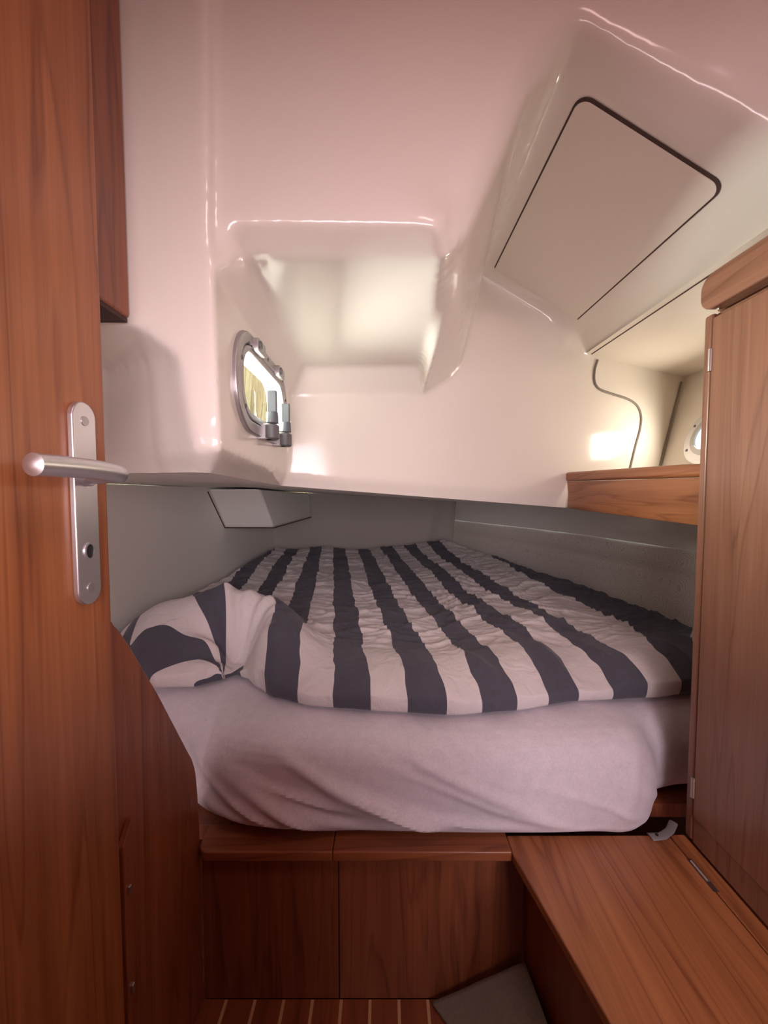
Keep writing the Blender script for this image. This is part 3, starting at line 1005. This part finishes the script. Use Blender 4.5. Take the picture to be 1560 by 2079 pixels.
# ---- mattress with fitted sheet
outl = [(-0.785, 1.16), (-0.70, 1.06), (-0.58, 0.975), (-0.46, 0.898), (-0.37, 0.826), (-0.25, 0.789), (-0.05, 0.776), (0.25, 0.774), (0.45, 0.780), (0.535, 0.791), (0.580, 0.822), (0.625, 0.880), (0.74, 0.905), (0.93, 0.91), (1.00, 0.94), (1.02, 1.05),
        (1.02, 1.36), (0.95, 1.80), (0.82, 2.2), (0.64, 2.6), (0.47, 2.82), (0.36, 2.87), (0.22, 2.875), (-0.2, 2.875), (-0.60, 2.875), (-0.68, 2.87), (-0.75, 2.845), (-0.782, 2.78), (-0.788, 2.68), (-0.79, 2.2), (-0.79, 1.7), (-0.790, 1.30)]
ol = spline([(a, b_, 0) for a, b_ in outl] + [(outl[0][0], outl[0][1], 0)], 12)[:-1]
# resample evenly
seg = [(ol[(i + 1) % len(ol)] - ol[i]).length for i in range(len(ol))]
tot = sum(seg); NN = 1300
res = []; acc = 0; i = 0
for k in range(NN):
    tgt = tot * k / NN
    while acc + seg[i] < tgt:
        acc += seg[i]; i += 1
    res.append(ol[i].lerp(ol[(i + 1) % len(ol)], (tgt - acc) / seg[i]))
ol = res
nr = []
for i in range(NN):
    t = (ol[(i + 2) % NN] - ol[i - 2]).normalized()
    nr.append(Vector((t.y, -t.x, 0)))
if sum(((ol[i] - Vector((0.1, 1.9, 0))).dot(nr[i]) > 0) for i in range(NN)) < NN / 2:
    nr = [-q_ for q_ in nr]
prof2 = [(-0.10, 0.344), (-0.050, 0.345), (-0.024, 0.3475), (-0.010, 0.354), (-0.002, 0.366), (0.001, 0.384), (0.004, 0.404), (0.006, 0.424), (0.006, 0.444), (0.004, 0.464), (0.001, 0.482), (-0.004, 0.499), (-0.012, 0.514), (-0.023, 0.527), (-0.038, 0.537), (-0.056, 0.544), (-0.078, 0.548), (-0.104, 0.550), (-0.135, 0.5515), (-0.18, 0.553), (-0.25, 0.5545)]


prof2 = [(a[0] + (c[0] - a[0]) * t / 4, a[1] + (c[1] - a[1]) * t / 4) for a, c in zip(prof2, prof2[1:]) for t in range(4)] + [prof2[-1]]


def ridge(p, w_=0.2):
    return math.exp(-(noise.noise(p) / w_) ** 2)


def ridged(p):
    return 1 - abs(noise.noise(p)) * 2


b = bmesh.new()
rings = []
for off, z in prof2:
    r = []
    for i in range(NN):
        p = ol[i] + nr[i] * off
        s = p.x
        d = 0
        side = sstep(0.348, 0.40, z) * (1 - 0.85 * sstep(0.50, 0.55, z)) * sstep(0.1, -0.5, nr[i].y)
        if p.y < 1.25:
            # diagonal pulls in the sheet that run down and to the right, upright ones towards the right corner
            lf = sstep(0.35, 0.0, s)
            q_ = Vector((s * 3.6 + z * 8.5, s * 1.3 - z * 0.6, 2.3))
            d += 0.022 * ridge(q_) * (0.25 + 0.75 * sstep(0.53, 0.40, z)) * side * (0.35 + 0.65 * lf)
            q_ = Vector((s * 7.5 + z * 17, s * 2.2 - z * 1.0, 8.1))
            d += 0.012 * ridge(q_, 0.17) * sstep(0.52, 0.40, z) * side * (0.3 + 0.7 * lf)
            q_ = Vector((s * 8.0 - z * 2.2, z * 2.0 + s * 0.7, 5.6))
            d += 0.009 * ridge(q_, 0.22) * side * sstep(0.25, 0.5, s)
            d += 0.010 * noise.noise((s * 2.6, z * 6, 5.0)) * side
            # crease across the lower front and the tuck at the right corner
            zc = 0.40 - 0.05 * sstep(0.0, 0.5, s)
            d += 0.010 * math.exp(-((z - zc) / 0.014) ** 2) * sstep(0.05, 0.25, s) * side
        zz = z
        low = sstep(0.42, 0.335, z)
        if p.y < 1.3:
            zz += low * (0.006 + 0.010 * noise.noise((s * 3.1, 0.2, 0.7)) + 0.03 * sstep(-0.40, -0.62, s))
            zz -= low * 0.012 * math.exp(-((s - 0.52) / 0.06) ** 2)
        top = sstep(0.53, 0.552, z)
        zz += top * 0.003 * noise.noise((p.x * 4, p.y * 4, 1.0))
        r.append(b.verts.new(p + nr[i] * d + Vector((0, 0, max(zz, 0.344)))))
    rings.append(r)
for a_, c_ in zip(rings, rings[1:]):
    for i in range(NN):
        j = (i + 1) % NN
        b.faces.new((a_[i], a_[j], c_[j], c_[i]))
b.faces.new(rings[-1]); b.faces.new(rings[0][::-1])
bmesh.ops.triangulate(b, faces=[f_ for f_ in b.faces if len(f_.verts) > 4])
bmesh.ops.recalc_face_normals(b, faces=b.faces)
mesh('mattress', b, M_sheet, label='thick mattress in a pale lavender fitted sheet on the berth', cat='mattress')

# ---- striped duvet
YF = [(-0.82, 1.17), (-0.74, 1.10), (-0.66, 1.025), (-0.58, 0.985), (-0.49, 0.988), (-0.44, 1.02), (-0.40, 1.055), (-0.365, 1.035), (-0.32, 0.985), (-0.262, 0.935), (-0.16, 0.897), (-0.09, 0.889), (0.0, 0.876), (0.165, 0.860), (0.304, 0.878), (0.47, 0.920), (0.67, 0.936), (0.75, 0.953), (1.1, 0.98)]
XR = [(0.9, 1.03), (1.33, 1.03), (1.70, 0.98), (2.2, 0.85), (2.5, 0.69), (2.75, 0.56), (2.95, 0.45)]
P0 = Vector((-0.405, 1.085))
PF = P0 + Vector((-0.02, -0.045))
NA, NB = 300, 330
grid, uvs = [], []
for ib in range(NB + 1):
    bb = (ib / NB) ** 1.55
    r, u = [], []
    for ia in range(NA + 1):
        a = ia / NA
        X = -0.812 + a * 1.857
        yf = interp(X, YF)
        Y = yf + (2.915 - yf) * bb
        xr = interp(Y, XR)
        X = -0.812 + a * (xr + 0.812)
        df = Y - yf
        dr = xr - X
        dl = X + 0.812
        db = 2.915 - Y
        def rnd(d, Rr):
            q_ = min(max(d / Rr, 0), 1)
            return math.sqrt(max(1 - (1 - q_) ** 2, 0))
        edge = min(rnd(df, 0.085), rnd(dr, 0.10), rnd(dl + 0.02, 0.07), rnd(db, 0.08))
        H = 0.060 + 0.030 * sstep(1.0, 2.9, Y)
        # soft roll along the front and the valley behind it
        H += 0.012 * math.exp(-((df - 0.13) / 0.075) ** 2) - 0.006 * math.exp(-((df - 0.26) / 0.02) ** 2) * sstep(0.35, 0.0, X)
        # puffs
        H += 0.020 * noise.noise((X * 3.2, Y * 2.2, 3.3)) + 0.010 * noise.noise((X * 7, Y * 6, 9.1))
        # cross gathers
        wv = Vector((X * 2.2 + 0.7 * noise.noise((X * 6, Y * 6, 0)), Y * 13 + 1.6 * noise.noise((X * 4.5, Y * 3, 5)), 1.0))
        H += 0.0115 * (ridged(wv) ** 3) * sstep(0.12, 0.3, df)
        wv = Vector((X * 6.0, Y * 26 + 2.0 * noise.noise((X * 8, Y * 4, 2)), 4.0))
        H += 0.0058 * (ridged(wv) ** 3) * sstep(0.1, 0.25, df)
        # long folds near the right side
        H += 0.012 * (ridged(Vector(((X + 0.22 * Y) * 5.0, Y * 0.9, 7.0))) ** 4) * sstep(0.15, 0.5, X)
        # vertical pleats on the front roll
        H += 0.020 * (max(ridged(Vector((X * 6.5 + df * 2.5, df * 3, 6.2))), 0) ** 2) * sstep(0.32, 0.06, df) * sstep(-0.25, 0.1, X)
        H += 0.045 * sstep(2.2, 2.85, Y) * sstep(0.0, 0.4, X)
        # bunched corner at the left
        rx, ry = X - P0.x, Y - P0.y
        rr_ = math.hypot(rx, ry)
        ph = math.degrees(math.atan2(ry, rx))
        if ph < -110:
            ph += 360
        H += 0.105 * math.exp(-((X + 0.605) / 0.17) ** 2 - ((Y - 1.19) / 0.125) ** 2)
        H += 0.088 * math.exp(-((rr_ - 0.125) / 0.075) ** 2) * sstep(-75, -20, ph) * sstep(175, 120, ph)
        H -= 0.075 * math.exp(-(rr_ / 0.045) ** 2)
        H += 0.010 * math.sin(math.radians(ph) * 11 + rr_ * 20) * math.exp(-((rr_ - 0.08) / 0.06) ** 2)
        H = max(H, 0.02)
        Z = 0.5615 + H * edge
        # stripe coordinate: straight runs of cloth, drawn round into the bunched corner
        s0 = (X + 0.127 * (Y - 0.9) + 0.118) / 0.168
        if s0 > 4.5:      # the cloth is stretched where it climbs the hull side
            s0 = 4.5 + (s0 - 4.5) * (0.85 - 0.46 * sstep(0.93, 1.3, Y))
        s0 += 0.055 * noise.noise((X * 5, Y * 9, 6.0)) + 0.03 * noise.noise((X * 16, Y * 30, 2.0))
        pf = math.degrees(math.atan2(Y - PF.y, X - PF.x))
        if pf < -110:
            pf += 360
        sf = -1.0 - (pf - 85) / 54.0 + 0.12 * noise.noise((X * 9, Y * 9, 1.0))
        wgt = sstep(50, 95, pf) * (1 - sstep(0.30, 0.46, rr_)) * sstep(1.42, 1.24, Y)
        # the lower hem bulges forward over its own edge
        bulge = 0.018 * (1 - abs(2 * min(edge, 1) - 1)) * sstep(0.12, 0.0, df)
        r.append((X, Y - bulge, Z))
        u.append((s0 * (1 - wgt) + sf * wgt, Y))
    grid.append(r); uvs.append(u)
# tuck under
first = [(x_, y_ + 0.03, 0.5605) for x_, y_, z_ in grid[0]]
grid.insert(0, first); uvs.insert(0, uvs[0])
sheet('duvet', grid, M_duvet, uv=uvs, label='navy and white striped duvet spread over the mattress, bunched at left', cat='duvet')

# ---- floor mat pushed up against the bench
rows = []
for i in range(31):
    v = i / 30
    r = []
    for j in range(25):
        u = j / 24
        A_ = Vector((0.097, 0.766, 0.006)).lerp(Vector((0.262, 0.560, 0.006)), v)
        B_ = Vector((0.286, 0.752, 0.106)).lerp(Vector((0.318, 0.53, 0.06)), v)
        p = A_.lerp(B_, u)
        p.z = 0.005 + (B_.z) * (u ** 1.15)
        p.z += 0.004 * math.sin(math.pi * u) * (1 - v)
        p.z += 0.003 * noise.noise((u * 4, v * 4, 0.3)) * u
        r.append(p)
    rows.append(r)
sheet('floor_mat', rows, M_mat, thick=0.006, label='grey brown carpet mat curled up against bench and berth front', cat='mat')

# ---- small odds and ends on the berth base
b = tube_bm([(0.552, 0.783, 0.332), (0.578, 0.784, 0.335), (0.602, 0.795, 0.341), (0.624, 0.815, 0.342)], [0.010, 0.009, 0.008, 0.008], 12, flat=1.0)
for v in b.verts:
    v.co.z = 0.3485 + (v.co.z - 0.338) * 0.35
br = mesh('bracket', b, M_strap, label='small grey bracket in the gap between mattress and cabinet', cat='bracket')
mesh('rivet', disc_bm((0.566, 0.7832, 0.3505), (0, 0, 1), 0.003, 0.002, 10), M_black, parent=br)

# ---- outside the porthole: bank of dry reeds
b = bmesh.new()
rg = random.Random(5)
for k in range(2600):
    x_, y_ = -1.7 - rg.random() * 1.0, 1.0 + rg.random() * 8
    h_ = 2.4 + rg.random() * 1.6
    wd = 0.012 + rg.random() * 0.02
    lean = (rg.random() - 0.5) * 0.5
    an = rg.random() * 3.14
    cx, sy = math.cos(an) * wd, math.sin(an) * wd
    v0 = b.verts.new((x_ - cx, y_ - sy, -0.5)); v1 = b.verts.new((x_ + cx, y_ + sy, -0.5))
    v2 = b.verts.new((x_ + cx * .6 + lean * .4, y_ + sy * .6 + lean * .5, h_ * .6)); v3 = b.verts.new((x_ - cx * .6 + lean * .4, y_ - sy * .6 + lean * .5, h_ * .6))
    v4 = b.verts.new((x_ + lean, y_ + lean, h_))
    b.faces.new((v0, v1, v2, v3)); b.faces.new((v3, v2, v4))
mesh('outside_reeds', b, M_reed, kind='stuff', label='pale dry reeds seen outside through the portlight', cat='reeds')
